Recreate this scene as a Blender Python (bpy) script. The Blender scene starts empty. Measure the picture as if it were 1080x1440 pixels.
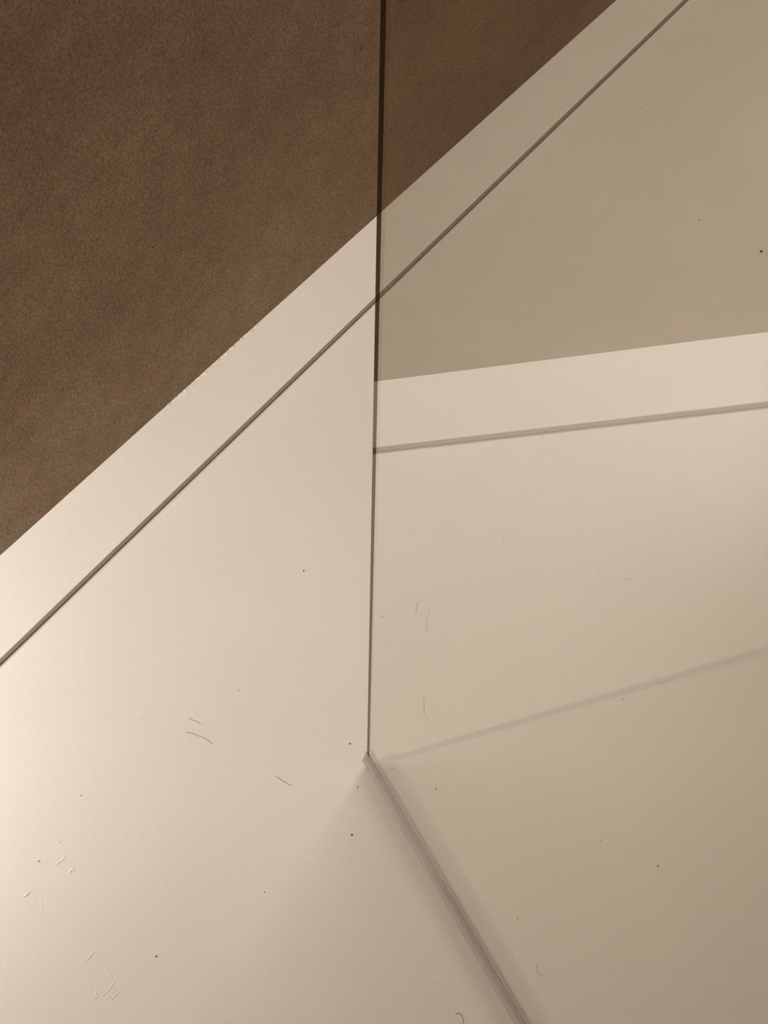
import bpy, bmesh, math, random
from mathutils import Vector, Matrix

# ------------------------------------------------------------------ solved geometry (metres)
U = 1.4                                   # camera height above the floor
F_PX, PITCH, ROLL = 2002.0, 1.06889617, 0.0341630920
AG, AT, DA = 2.11483951, 0.912535255, -0.0158476496
GX, GY = -0.00640229708, 0.338705709      # foot of the door's free edge (camera frame, camera at 0,0)
DT, BW, SH, ZB = 0.260995025, 0.0611316203, 0.00967405926, 0.0119502619
YAW = math.pi / 2 - (AT + DA)             # turn the place so the brown wall runs along y

Z = Vector((0, 0, 1))

def rot(v, a=YAW):
    c, s = math.cos(a), math.sin(a)
    return Vector((v[0] * c - v[1] * s, v[0] * s + v[1] * c, v[2] if len(v) > 2 else 0.0))

def place(x, y, z=0.0):                   # camera-frame units -> metres, origin at the foot of the glass edge
    return rot(((x - GX) * U, (y - GY) * U, z * U))

CAM = place(0, 0, 1)
g = rot((math.cos(AG), math.sin(AG), 0))          # along the door, from hinge side to free edge
n = Vector((-g.y, g.x, 0))                        # door normal, towards the camera
t = rot((math.cos(AT), math.sin(AT), 0))          # along the ledge's step
m = Vector((-t.y, t.x, 0))                        # from step to wall
step0 = m * (DT * U)
wall0 = m * ((DT + BW) * U)
WX = wall0.x                                      # face of the brown wall (x = const)

# ------------------------------------------------------------------ camera, world, lamps, exposure
scene = bpy.context.scene
col = scene.collection
fw = Vector((0, math.cos(PITCH), -math.sin(PITCH)))
rt0 = Vector((1, 0, 0)); up0 = rt0.cross(fw)
rt = rt0 * math.cos(ROLL) + up0 * math.sin(ROLL)
up = up0 * math.cos(ROLL) - rt0 * math.sin(ROLL)
fw, rt, up = rot(fw), rot(rt), rot(up)
cd = bpy.data.cameras.new('camera'); cam = bpy.data.objects.new('camera', cd); col.objects.link(cam)
cd.sensor_fit = 'HORIZONTAL'; cd.sensor_width = 36.0; cd.lens = 36.0 * F_PX / 1080.0
cd.clip_start = 0.01
cam.matrix_world = Matrix(((rt.x, up.x, -fw.x, CAM.x), (rt.y, up.y, -fw.y, CAM.y),
                           (rt.z, up.z, -fw.z, CAM.z), (0, 0, 0, 1)))
scene.camera = cam

def ray_floor(u, v, z=0.0):               # where a thing seen at a photo point lies on the floor
    d = fw * F_PX + rt * (u - 540) - up * (v - 720)
    return CAM + d * ((z - CAM.z) / d.z)

world = bpy.data.worlds.new('world'); scene.world = world; world.use_nodes = True
world.node_tree.nodes['Background'].inputs[0].default_value = (1.0, 0.86, 0.70, 1)
world.node_tree.nodes['Background'].inputs[1].default_value = 0.0

def lamp(name, kind, loc, target, energy, colour, **kw):
    l = bpy.data.lights.new(name, kind); o = bpy.data.objects.new(name, l); col.objects.link(o)
    l.energy = energy; l.color = colour
    for k, v in kw.items(): setattr(l, k, v)
    o.location = loc
    o.rotation_euler = (Vector(target) - Vector(loc)).to_track_quat('-Z', 'Y').to_euler()
    l.cycles.use_multiple_importance_sampling = True
    return o

CEIL = 2.40
AZ = math.radians(18.9) + YAW                     # the door's shadow runs this way from its free edge
lamp_dir = Vector((-math.cos(AZ), -math.sin(AZ), 0))
foot = lamp('wall_foot_spot', 'SPOT', lamp_dir * 0.79 + Z * 0.45, (-0.70, -0.40, 0), 14.5, (1.0, 1.0, 1.0),
            shadow_soft_size=0.004, spot_size=2.4, spot_blend=1.0)
key = lamp('wall_spot', 'SPOT', lamp_dir * 0.78 + Z * 1.20, (-0.45, 0.30, 0), 24.0, (1.0, 0.91, 0.78),
           shadow_soft_size=0.004, spot_size=2.2, spot_blend=1.0)
fill = lamp('ceiling_fill', 'AREA', (-0.28, 1.12, 2.36), (-0.28, 1.12, 0), 26.0, (1.0, 0.91, 0.80),  # added unseen fill strip, brightens the far end of the floor
            shape='RECTANGLE', size=0.28, size_y=2.1)
fill.rotation_euler = (0, 0, 0)

vs = scene.view_settings
vs.view_transform = 'Standard'; vs.look = 'None'; vs.exposure = 0.0; vs.gamma = 1.0; vs.use_curve_mapping = False
scene.cycles.max_bounces = 14; scene.cycles.transmission_bounces = 12; scene.cycles.glossy_bounces = 6
scene.cycles.sample_clamp_indirect = 3.0; scene.cycles.transparent_max_bounces = 24
scene.cycles.use_denoising = True

# ------------------------------------------------------------------ materials
def mat(name):
    mt = bpy.data.materials.new(name); mt.use_nodes = True
    return mt, mt.node_tree.nodes, mt.node_tree.links, mt.node_tree.nodes['Principled BSDF']

def noise(N, L, scale, detail, rough, coord):
    x = N.new('ShaderNodeTexNoise'); x.inputs['Scale'].default_value = scale
    x.inputs['Detail'].default_value = detail; x.inputs['Roughness'].default_value = rough
    L.new(coord, x.inputs['Vector']); return x

def ramp(N, L, src, stops):
    r = N.new('ShaderNodeValToRGB'); L.new(src, r.inputs[0])
    e = r.color_ramp.elements
    e[0].position, e[0].color = stops[0][0], (*stops[0][1], 1)
    e[1].position, e[1].color = stops[-1][0], (*stops[-1][1], 1)
    for p_, c_ in stops[1:-1]:
        k = e.new(p_); k.color = (*c_, 1)
    return r

def mixc(N, L, a, b, fac, mode='MULTIPLY'):
    x = N.new('ShaderNodeMix'); x.data_type = 'RGBA'; x.blend_type = mode
    x.inputs[0].default_value = fac; L.new(a, x.inputs[6]); L.new(b, x.inputs[7]); return x.outputs[2]

def bump(N, L, src, strength, dist, bs, prev=None):
    b = N.new('ShaderNodeBump'); b.inputs['Strength'].default_value = strength
    b.inputs['Distance'].default_value = dist; L.new(src, b.inputs['Height'])
    if prev: L.new(prev.outputs[0], b.inputs['Normal'])
    L.new(b.outputs[0], bs.inputs['Normal']); return b

def white_stone(name, base, rough):
    mt, N, L, bs = mat(name)
    co = N.new('ShaderNodeTexCoord').outputs['Object']
    big = noise(N, L, 5.0, 4, 0.55, co); fine = noise(N, L, 330.0, 3, 0.65, co)
    lo = tuple(c * 0.955 for c in base)
    c1 = ramp(N, L, big.outputs[0], [(0.32, lo), (0.68, base)])
    c2 = ramp(N, L, fine.outputs[0], [(0.30, (0.94, 0.935, 0.925)), (0.70, (1.015, 1.015, 1.015))])
    L.new(mixc(N, L, c1.outputs[0], c2.outputs[0], 1.0), bs.inputs['Base Color'])
    bs.inputs['Roughness'].default_value = rough
    bs.inputs['Specular IOR Level'].default_value = 0.4
    bump(N, L, fine.outputs[0], 0.06, 0.002, bs)
    return mt

M_FLOOR = white_stone('white_satin_floor', (0.80, 0.755, 0.705), 0.42)
M_LEDGE = white_stone('white_satin_ledge', (0.80, 0.755, 0.705), 0.40)

CLOUD = (7.3, 11.9, 7.9)                  # which part of the mottling falls where
def brown_wall():
    mt, N, L, bs = mat('brown_leathery_stone')
    co = N.new('ShaderNodeTexCoord').outputs['Object']
    mp = N.new('ShaderNodeMapping'); mp.inputs['Location'].default_value = CLOUD; L.new(co, mp.inputs['Vector'])
    cloud = noise(N, L, 2.6, 5, 0.55, mp.outputs[0]); mid = noise(N, L, 34.0, 5, 0.65, co)
    tone = noise(N, L, 150.0, 3, 0.6, co); grain = noise(N, L, 330.0, 3, 0.7, co)
    c1 = ramp(N, L, cloud.outputs[0], [(0.30, (0.246, 0.163, 0.104)), (0.50, (0.318, 0.224, 0.149)), (0.70, (0.370, 0.272, 0.180))])
    c2 = ramp(N, L, mid.outputs[0], [(0.30, (0.86, 0.85, 0.82)), (0.70, (1.08, 1.07, 1.06))])
    c4 = ramp(N, L, tone.outputs[0], [(0.36, (1.06, 0.965, 0.95)), (0.64, (0.95, 1.035, 1.03))])
    c3 = ramp(N, L, grain.outputs[0], [(0.28, (0.60, 0.59, 0.58)), (0.50, (1, 1, 1)), (0.74, (1.52, 1.50, 1.46))])
    a = mixc(N, L, c1.outputs[0], c2.outputs[0], 1.0)
    a = mixc(N, L, a, c4.outputs[0], 1.0)
    L.new(mixc(N, L, a, c3.outputs[0], 1.0), bs.inputs['Base Color'])
    bs.inputs['Roughness'].default_value = 0.75; bs.inputs['Specular IOR Level'].default_value = 0.25
    b1 = bump(N, L, mid.outputs[0], 0.15, 0.004, bs)
    bump(N, L, grain.outputs[0], 0.45, 0.0015, bs, b1)
    return mt
M_WALL = brown_wall()

def plain(name, colour, rough, spec=0.4, scale=60.0, amt=0.06):
    mt, N, L, bs = mat(name)
    co = N.new('ShaderNodeTexCoord').outputs['Object']
    x = noise(N, L, scale, 3, 0.5, co)
    r = ramp(N, L, x.outputs[0], [(0.3, tuple(c * (1 - amt) for c in colour)), (0.7, colour)])
    L.new(r.outputs[0], bs.inputs['Base Color'])
    bs.inputs['Roughness'].default_value = rough; bs.inputs['Specular IOR Level'].default_value = spec
    return mt
M_PLASTER = plain('warm_plaster', (0.62, 0.55, 0.47), 0.85, 0.2, 9.0)
M_FRONT_SHADE = plain('shaded_ledge_front', (0.60, 0.535, 0.46), 0.7, 0.25, 200.0, 0.10)  # ledge front toned darker in colour, standing for its shade
M_GROUT = plain('dark_grout', (0.06, 0.04, 0.025), 0.95, 0.1, 300.0, 0.3)
M_CHIP_GLINT = plain('chipped_glaze_and_glint', (0.93, 0.90, 0.84), 0.30, 0.5, 900.0, 0.10)  # wall-edge chips, and the painted highlight along the ledge's front arris
M_PIT = plain('chip_hollow', (0.33, 0.26, 0.19), 0.9, 0.1, 900.0, 0.3)
M_GRIT = plain('dark_grit', (0.30, 0.24, 0.185), 0.9, 0.1, 900.0, 0.4)
M_HAIR = plain('brown_hair', (0.54, 0.45, 0.37), 0.7, 0.3, 900.0, 0.3)
M_LINT = plain('white_lint', (0.95, 0.93, 0.89), 0.7, 0.2, 900.0, 0.08)

def pane_glass(name, tint, spec=1.0):
    """solid pane: slab Fresnel reflection where a ray meets the face from outside, tinted clear inside"""
    mt = bpy.data.materials.new(name); mt.use_nodes = True
    N, L = mt.node_tree.nodes, mt.node_tree.links
    N.remove(N['Principled BSDF'])
    def math_(op, a, b=None):
        x = N.new('ShaderNodeMath'); x.operation = op
        for i, v in enumerate((a, b)):
            if v is None: continue
            if isinstance(v, (int, float)): x.inputs[i].default_value = v
            else: L.new(v, x.inputs[i])
        return x.outputs[0]
    geo = N.new('ShaderNodeNewGeometry')
    fr = N.new('ShaderNodeFresnel'); fr.inputs['IOR'].default_value = 1.57
    f = fr.outputs[0]
    slab = math_('DIVIDE', math_('MULTIPLY', f, 2.0), math_('ADD', f, 1.0))
    outside = math_('SUBTRACT', 1.0, geo.outputs['Backfacing'])
    fac = math_('MULTIPLY', math_('MULTIPLY', slab, spec), outside)
    tr = N.new('ShaderNodeBsdfTransparent'); tr.inputs[0].default_value = (*tint, 1)
    gl = N.new('ShaderNodeBsdfGlossy'); gl.inputs['Roughness'].default_value = 0.0
    gl.inputs['Color'].default_value = (1, 1, 1, 1)
    mx = N.new('ShaderNodeMixShader'); L.new(fac, mx.inputs[0]); L.new(tr.outputs[0], mx.inputs[1]); L.new(gl.outputs[0], mx.inputs[2])
    L.new(mx.outputs[0], N['Material Output'].inputs['Surface'])
    return mt
M_GLASS = pane_glass('bronze_clear_glass', (0.895, 0.885, 0.85))
M_EDGE = pane_glass('polished_glass_edge', (0.80, 0.76, 0.69))
M_EDGE_DARK = pane_glass('dark_edge_reflection', (0.10, 0.07, 0.045), 0.40)  # dark tint stands in for internal reflection at the free edge

def pvc():
    mt, N, L, bs = mat('clear_mauve_pvc')
    co = N.new('ShaderNodeTexCoord').outputs['Object']
    x = noise(N, L, 25.0, 3, 0.5, co)
    r = ramp(N, L, x.outputs[0], [(0.3, (0.70, 0.62, 0.635)), (0.7, (0.76, 0.675, 0.69))])
    L.new(r.outputs[0], bs.inputs['Base Color'])
    bs.inputs['Roughness'].default_value = 0.08; bs.inputs['IOR'].default_value = 1.5
    tr = N.new('ShaderNodeBsdfTransparent'); tr.inputs[0].default_value = (0.95, 0.92, 0.93, 1)
    mx = N.new('ShaderNodeMixShader'); mx.inputs[0].default_value = 0.52
    L.new(bs.outputs[0], mx.inputs[1]); L.new(tr.outputs[0], mx.inputs[2])
    L.new(mx.outputs[0], N['Material Output'].inputs['Surface'])
    return mt
M_PVC = pvc()

# ------------------------------------------------------------------ helpers
def obj(name, bm, material, parent=None, smooth=False):
    me = bpy.data.meshes.new(name); bmesh.ops.recalc_face_normals(bm, faces=bm.faces[:]); bm.to_mesh(me); bm.free()
    me.materials.append(material)
    if smooth:
        for p in me.polygons: p.use_smooth = True
    o = bpy.data.objects.new(name, me); col.objects.link(o)
    if parent: o.parent = parent
    return o

def prism(pts, origin, ax, ay, along, length):
    """closed profile (list of 2D) in axes ax, ay swept along a direction"""
    bm = bmesh.new()
    a = [bm.verts.new(origin + ax * p[0] + ay * p[1]) for p in pts]
    b = [bm.verts.new(origin + ax * p[0] + ay * p[1] + along * length) for p in pts]
    k = len(pts)
    for i in range(k):
        bm.faces.new((a[i], a[(i + 1) % k], b[(i + 1) % k], b[i]))
    bm.faces.new(a[::-1]); bm.faces.new(b)
    return bm

def box(lo, hi):
    return prism([(lo[0], lo[1]), (hi[0], lo[1]), (hi[0], hi[1]), (lo[0], hi[1])], Vector((0, 0, lo[2])),
                 Vector((1, 0, 0)), Vector((0, 1, 0)), Vector((0, 0, 1)), hi[2] - lo[2])

def struct(o, label=None):
    o['kind'] = 'structure'
    if label: o['label'] = label
    return o

def tag(o, label, cat, group=None):
    o['label'] = label; o['category'] = cat
    if group: o['group'] = group
    return o

X0, X1, Y0, Y1 = WX, WX + 2.5, -1.9, 2.3

# ------------------------------------------------------------------ the setting
struct(obj('floor', box((X0 - 0.1, Y0 - 0.1, -0.08), (X1 + 0.1, Y1 + 0.1, 0)), M_FLOOR), 'smooth satin white floor under the glass screen')
struct(obj('ceiling', box((X0 - 0.1, Y0 - 0.1, CEIL), (X1 + 0.1, Y1 + 0.1, CEIL + 0.08)), M_PLASTER), 'plain plaster ceiling above the floor')
struct(obj('wall_left', box((X0 - 0.1, Y0 - 0.1, 0), (X0, Y1 + 0.1, CEIL)), M_WALL), 'dark brown leathery stone wall above the white ledge')
struct(obj('wall_right', box((X1, Y0 - 0.1, 0), (X1 + 0.1, Y1 + 0.1, CEIL)), M_PLASTER), 'plain plaster wall facing the brown wall')
struct(obj('wall_back', box((X0, Y1, 0), (X1, Y1 + 0.1, CEIL)), M_PLASTER), 'plain plaster wall at the far end')
struct(obj('wall_front', box((X0, Y0 - 0.1, 0), (X1, Y0, CEIL)), M_PLASTER), 'plain plaster wall at the near end')

# raised white ledge between the wall and the floor (its front runs a degree off the wall)
def front_x(y): return step0.x + t.x / t.y * (y - step0.y)
def ledge():
    bm = bmesh.new()
    h, hb, gap, ar = SH * U, ZB * U, 0.0031, 0.0012
    rows = []
    for y in (Y0, Y1):
        xf, xw = front_x(y), X0
        prof = [(xw, gap), (xf - 0.0006, gap), (xf, gap + 0.0006), (xf, h - ar), (xf - ar * 0.35, h - ar * 0.35), (xf - ar, h), (xw, hb)]
        rows.append([bm.verts.new((p[0], y, p[1])) for p in prof])
    a, b = rows; k = len(a)
    for i in range(k):
        bm.faces.new((a[i], a[(i + 1) % k], b[(i + 1) % k], b[i]))
    bm.faces.new(a); bm.faces.new(b[::-1])
    return bm
trim = struct(obj('trim_1', ledge(), M_LEDGE), 'low raised white ledge along the foot of the brown wall')
trim.data.materials.append(M_FRONT_SHADE); trim.data.materials.append(M_CHIP_GLINT)
for p in trim.data.polygons:               # shade painted into the ledge's front, highlight into its arris
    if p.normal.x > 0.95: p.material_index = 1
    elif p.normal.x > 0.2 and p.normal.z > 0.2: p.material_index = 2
bm = bmesh.new(); r_ = []
for y in (Y0, Y1):
    xf = front_x(y) - 0.0025
    r_.append([bm.verts.new(p) for p in ((X0, y, -0.001), (xf, y, -0.001), (xf, y, 0.0041), (X0, y, 0.0041))])
for i in range(4): bm.faces.new((r_[0][i], r_[0][(i + 1) % 4], r_[1][(i + 1) % 4], r_[1][i]))
bm.faces.new(r_[0]); bm.faces.new(r_[1][::-1])
j = obj('grout_joint', bm, M_GROUT, trim); j['label'] = 'dark recessed joint under the ledge'

# ------------------------------------------------------------------ the glass door
TH = 0.005; ZT = 0.036; DL = 0.95; DH = 1.98
door = bpy.data.objects.new('shower_screen', None); col.objects.link(door)
door.empty_display_size = 0.1
tag(door, 'clear glass shower screen with a mauve plastic seal along its bottom edge', 'shower screen')
def pane():
    c = 0.0005                             # polished arris on the long edges
    z0, z1 = ZT - 0.0135, DH
    # section in plan: along -g (length) and -n (thickness); camera-side face on the plane n = 0
    prof = [(c, 0), (0.0052, 0), (DL - c, 0), (DL, c), (DL, TH - c), (DL - c, TH), (c, TH), (0, TH - c), (0, c)]
    return prism(prof, Z * z0, -g, -n, Z, z1 - z0)
pane_o = obj('pane', pane(), M_GLASS, door)
pane_o.data.materials.append(M_EDGE); pane_o.data.materials.append(M_EDGE_DARK)
for p in pane_o.data.polygons:             # the free edge: a strip tinted dark for internal reflection, then the clear end face
    c_ = p.center; d_ = -c_.dot(g); q_ = -c_.dot(n)
    if abs(p.normal.z) < 0.5:
        if q_ < 0.0006 and d_ < 0.0053: p.material_index = 2
        elif d_ < 0.0006: p.material_index = 1
pane_o['label'] = 'faintly bronze clear glass pane'

# seal profile: x = out of the door towards the room, y = height from the seal's top
front = [(0.0001, -0.0140), (0.0001, -0.0006), (0.0005, 0.0), (0.0011, -0.0002), (0.0015, -0.0010), (0.0016, -0.0080),
         (0.0030, -0.0150), (0.0049, -0.0225), (0.0043, -0.0232), (0.0030, -0.0200), (0.0018, -0.0158)]
back = [(-TH - 0.0001, -0.0140), (-TH - 0.0001, -0.0006), (-TH - 0.0005, 0.0), (-TH - 0.0011, -0.0002), (-TH - 0.0014, -0.0010), (-TH - 0.0014, -0.0150)]
web = [(0.0016, -0.0137), (0.0022, -0.0155), (-TH - 0.0014, -0.0155), (-TH - 0.0014, -0.0137)]
O = Z * ZT + g * 0.0012
seal = obj('bottom_seal', prism(web, O, n, Z, -g, DL), M_PVC, door); seal['label'] = 'clear mauve plastic seal clipped on the glass bottom'
s1 = obj('drip_lip', prism(front, O, n, Z, -g, DL), M_PVC, seal); s1['label'] = 'flared outer lip of the seal'
s2 = obj('clip_arm', prism(back, O, n, Z, -g, DL), M_PVC, seal); s2['label'] = 'inner clip arm of the seal'

# ------------------------------------------------------------------ chipped glaze along the ledge's wall edge
random.seed(11)
def ledge_top(x, y):
    xf = front_x(y); k = (x - xf) / (X0 - xf)
    return SH * U + k * (ZB - SH) * U
def wall_y(u, v):                          # height of the wall joint along y under a photo point
    return ray_floor(u, v, ZB * U).y
y_a, y_b = wall_y(222, 583), wall_y(402, 418)
bm = bmesh.new(); pm = bmesh.new()
def flake(b_, x, y, z, r, h):
    k = random.randint(5, 7); a0 = random.random() * 6.28
    ring = [b_.verts.new((x + math.cos(a0 + i * 6.28 / k) * r * random.uniform(0.5, 1.2), y + math.sin(a0 + i * 6.28 / k) * r * random.uniform(0.8, 1.9), z)) for i in range(k)]
    top = b_.verts.new((x + random.uniform(-0.3, 0.3) * r, y, z + h))
    for i in range(k): b_.faces.new((ring[i], ring[(i + 1) % k], top))
    b_.faces.new(ring[::-1])
spots = [(random.triangular(y_a, y_b, y_a + (y_b - y_a) * 0.45), 1.0) for _ in range(95)]
spots += [(random.uniform(-0.62, -0.42), 0.8) for _ in range(22)] + [(random.uniform(Y0 + 0.1, Y1 - 0.1), 0.6) for _ in range(60)]
for y, k in spots:
    x = X0 + abs(random.gauss(0, 0.0011)) + 0.0003
    flake(bm, x, y, ledge_top(x, y) - 0.0002, random.uniform(0.0009, 0.0022) * k, random.uniform(0.0006, 0.0022) * k)
for _ in range(34):
    y = random.triangular(y_a, y_b, y_a + (y_b - y_a) * 0.5); x = X0 + random.uniform(0.0012, 0.0034)
    flake(pm, x, y, ledge_top(x, y) - 0.0001, random.uniform(0.0006, 0.0012), 0.0003)
e1 = obj('edge_chips', bm, M_CHIP_GLINT, trim); e1['kind'] = 'stuff'; e1['label'] = 'ragged white chips along the ledge edge'
e2 = obj('edge_pits', pm, M_PIT, trim); e2['kind'] = 'stuff'; e2['label'] = 'tiny dark pits along the chipped edge'

# ------------------------------------------------------------------ lint, hairs and grit lying on the floor
def fibre(name, px, radius, material, flat=1.0, radii=None):
    pts = [ray_floor(u, v) for u, v in px]
    fine = []
    for i in range(len(pts) - 1):
        for k in range(4): fine.append((pts[i].lerp(pts[i + 1], k / 4), i + k / 4))
    fine.append((pts[-1], len(pts) - 1.0))
    bm = bmesh.new(); rings = []
    gain = 2.1 if material is M_LINT else 1.0
    if material is M_LINT: flat = 0.22
    for i, (p, q) in enumerate(fine):
        d = (fine[min(i + 1, len(fine) - 1)][0] - fine[max(i - 1, 0)][0]).normalized(); sd = Vector((-d.y, d.x, 0))
        if radii:
            j = min(int(q), len(radii) - 2); r = radii[j] + (radii[j + 1] - radii[j]) * (q - j)
        else:
            r = radius * gain * (0.45 if i in (0, len(fine) - 1) else 1.0)
        rings.append([bm.verts.new(p + sd * math.cos(a) * r + Z * (r * flat * (1 + math.sin(a)))) for a in [k * math.pi / 3 for k in range(6)]])
    for A, B in zip(rings, rings[1:]):
        for k in range(6): bm.faces.new((A[k], A[(k + 1) % 6], B[(k + 1) % 6], B[k]))
    bm.faces.new(rings[0]); bm.faces.new(rings[-1][::-1])
    return obj(name, bm, material, smooth=True)
def grit(name, u, v, r, material, squash=0.6, pos=None):
    c = pos if pos is not None else ray_floor(u, v)
    bm = bmesh.new(); bmesh.ops.create_icosphere(bm, subdivisions=1, radius=1.0)
    for w in bm.verts:
        w.co = Vector((w.co.x * r * random.uniform(0.7, 1.35), w.co.y * r * random.uniform(0.7, 1.35), w.co.z * r * squash))
    lo = min(w.co.z for w in bm.verts)
    for w in bm.verts: w.co += c - Z * lo
    return obj(name, bm, material)

WL = 'white lint on the floor'
tag(fibre('lint_flake', [(32, 1262), (37, 1257), (42, 1253), (48, 1251.5)], 0, M_LINT, 0.35, [0.0009, 0.0023, 0.0009, 0.0004]), 'white tadpole-shaped lint flake, the fattest scrap on the floor', 'lint', WL)
tag(fibre('lint_fibre', [(78, 1216), (84, 1211), (93, 1205)], 0.0006, M_LINT), 'short straight white lint fibre above the tadpole-shaped flake', 'lint', WL)
tag(fibre('lint_curl', [(99, 1229), (98.5, 1225), (101, 1221), (104, 1225)], 0.0006, M_LINT), 'tiny hooked curl of white lint beside a short fibre', 'lint', WL)
tag(fibre('lint_fibre', [(56, 1265), (59, 1273), (58, 1281)], 0.0004, M_LINT), 'thin bent white lint thread below the tadpole-shaped flake', 'lint', WL)
tag(fibre('lint_fibre', [(121, 1351), (126, 1345), (132, 1338)], 0.0005, M_LINT), 'straight white lint fibre pointing at the kinked thread', 'lint', WL)
tag(fibre('lint_thread', [(149, 1362), (153, 1371), (160, 1382), (152, 1392), (144, 1400)], 0.0005, M_LINT), 'white lint thread kinked into an arrowhead', 'lint', WL)
tag(fibre('lint_fibre', [(157, 1405), (162, 1400), (168, 1394)], 0.0005, M_LINT), 'straight white lint fibre under the kinked thread', 'lint', WL)
tag(fibre('lint_scrap', [(133, 1396), (135, 1400), (137, 1403)], 0.0007, M_LINT), 'stubby white lint scrap at the tip of a kinked thread', 'lint', WL)
tag(fibre('lint_thread', [(120, 1365), (122, 1374), (125, 1379), (129, 1388)], 0.0004, M_LINT), 'faint wavy white lint thread facing the kinked thread', 'lint', WL)
BL = 'white lint behind the glass'
tag(fibre('lint_fibre', [(758, 620), (761, 613), (766, 605)], 0.0007, M_LINT), 'upright white lint fibre seen through the glass by the reflected ledge', 'lint', BL)
tag(fibre('lint_fibre', [(769, 630), (776, 630.5), (783, 631)], 0.0006, M_LINT), 'level white lint fibre seen through the glass by the reflected ledge', 'lint', BL)
tag(fibre('lint_scrap', [(904, 152), (907, 150), (910, 156)], 0.0011, M_LINT), 'bright bent lint scrap behind the glass near the ledge', 'lint', BL)
tag(fibre('lint_scrap', [(898, 408), (900, 409), (902, 410)], 0.0010, M_LINT), 'bright dot of lint behind the glass above the reflected wall joint', 'lint', BL)
tag(fibre('lint_scrap', [(979, 46), (980, 48)], 0.0010, M_LINT), 'pale dot of lint behind the glass far along the ledge', 'lint', BL)
DH_ = 'fine hairs on the floor'
tag(fibre('hair', [(265, 1010), (272, 1013), (276, 1014), (283, 1018)], 0.00035, M_HAIR), 'short fine brown hair lying above a longer curved one', 'hair', DH_)
tag(fibre('hair', [(261, 1030), (269, 1030.5), (280, 1035), (290, 1039), (299, 1046)], 0.00035, M_HAIR), 'longest fine brown hair, gently curved on the white floor', 'hair', DH_)
tag(fibre('hair', [(387, 1091), (396, 1097), (410, 1105)], 0.00035, M_HAIR), 'straight fine brown hair on the floor beside the glass corner', 'hair', DH_)
tag(fibre('hair', [(640, 1427), (643, 1424.5), (648, 1426), (651, 1432), (652, 1440)], 0.0004, M_HAIR), 'curled fine brown hair on the floor beside the bottom seal', 'hair', DH_)
for u, v, r, lab in (
        (335, 971, .0012, 'tiny dark grit speck between the ledge and the brown hairs'),
        (492, 1046, .0013, 'tiny dark grit speck right beside the bottom corner of the glass'),
        (503, 1107, .0013, 'tiny dark grit speck next to the seal, close by its end'),
        (495, 1174, .0017, 'larger dark grit speck on open floor, out from the seal'),
        (220, 1345, .0015, 'round dark grit speck beside the kinked lint thread'),
        (372, 1255, .0012, 'faint grit speck on bare floor between the seal and the lint'),
        (114, 1119, .0011, 'faint grit speck between the brown hairs and the lint'),
        (85, 1184, .0010, 'faint grit speck just off the straight lint fibre'),
        (55, 1211, .0013, 'dark grit speck between a straight lint fibre and the tadpole-shaped flake'),
        (427, 803, .0015, 'lone dark grit speck between the ledge and the glass edge'),
        (345, 1010, .0008, 'minute grit speck near the tip of the longest brown hair'),
        (200, 1010, .0009, 'minute grit speck beside the shorter brown hair')):
    tag(grit('grit_speck', u, v, r * 0.72, M_HAIR if r < .0013 else M_GRIT), lab, 'speck', 'grit specks on the open floor')
for u, v, r, lab in (
        (983, 310, .0014, 'small grit speck behind the glass beside the blackest crumb'),
        (894, 71, .0022, 'grit speck behind the glass against the foot of the ledge'),
        (728, 1292, .0015, 'grit speck behind the glass close to the seal'),
        (925, 1218, .0018, 'larger grit speck on the shaded floor behind the glass'),
        (844, 1182, .0013, 'small grit speck on the shaded floor behind the glass'),
        (707, 762, .0014, 'grit speck behind the glass on the brightly lit floor'),
        (538, 868, .0015, 'grit speck right behind the free edge of the glass')):
    tag(grit('grit_speck', u, v, r * 0.72, M_GRIT), lab, 'speck', 'grit specks behind the glass')
tag(grit('grit_crumb', 1070, 354, 0.0017, M_GROUT), 'blackest grit crumb on the floor behind the glass', 'speck')

# small dark flecks in the brown wall
def ray_wall(u, v):
    d = fw * F_PX + rt * (u - 540) - up * (v - 720)
    return CAM + d * ((X0 - CAM.x) / d.x)
for u, v, r, st in ((508, 67, 0.0011, 2.6), (215, 347, 0.0011, 1.0), (102, 362, 0.0010, 1.0), (162, 205, 0.0008, 1.3)):
    c = ray_wall(u, v)
    bm = bmesh.new(); bmesh.ops.create_icosphere(bm, subdivisions=1, radius=1.0)
    for w in bm.verts:
        k = w.co.copy(); w.co = c + Vector((k.x * r * 0.4, (k.y + 0.6 * k.z * (st - 1)) * r * random.uniform(0.8, 1.2), k.z * r * st))
    fl_ = obj('fleck', bm, M_GROUT, bpy.data.objects['wall_left'])
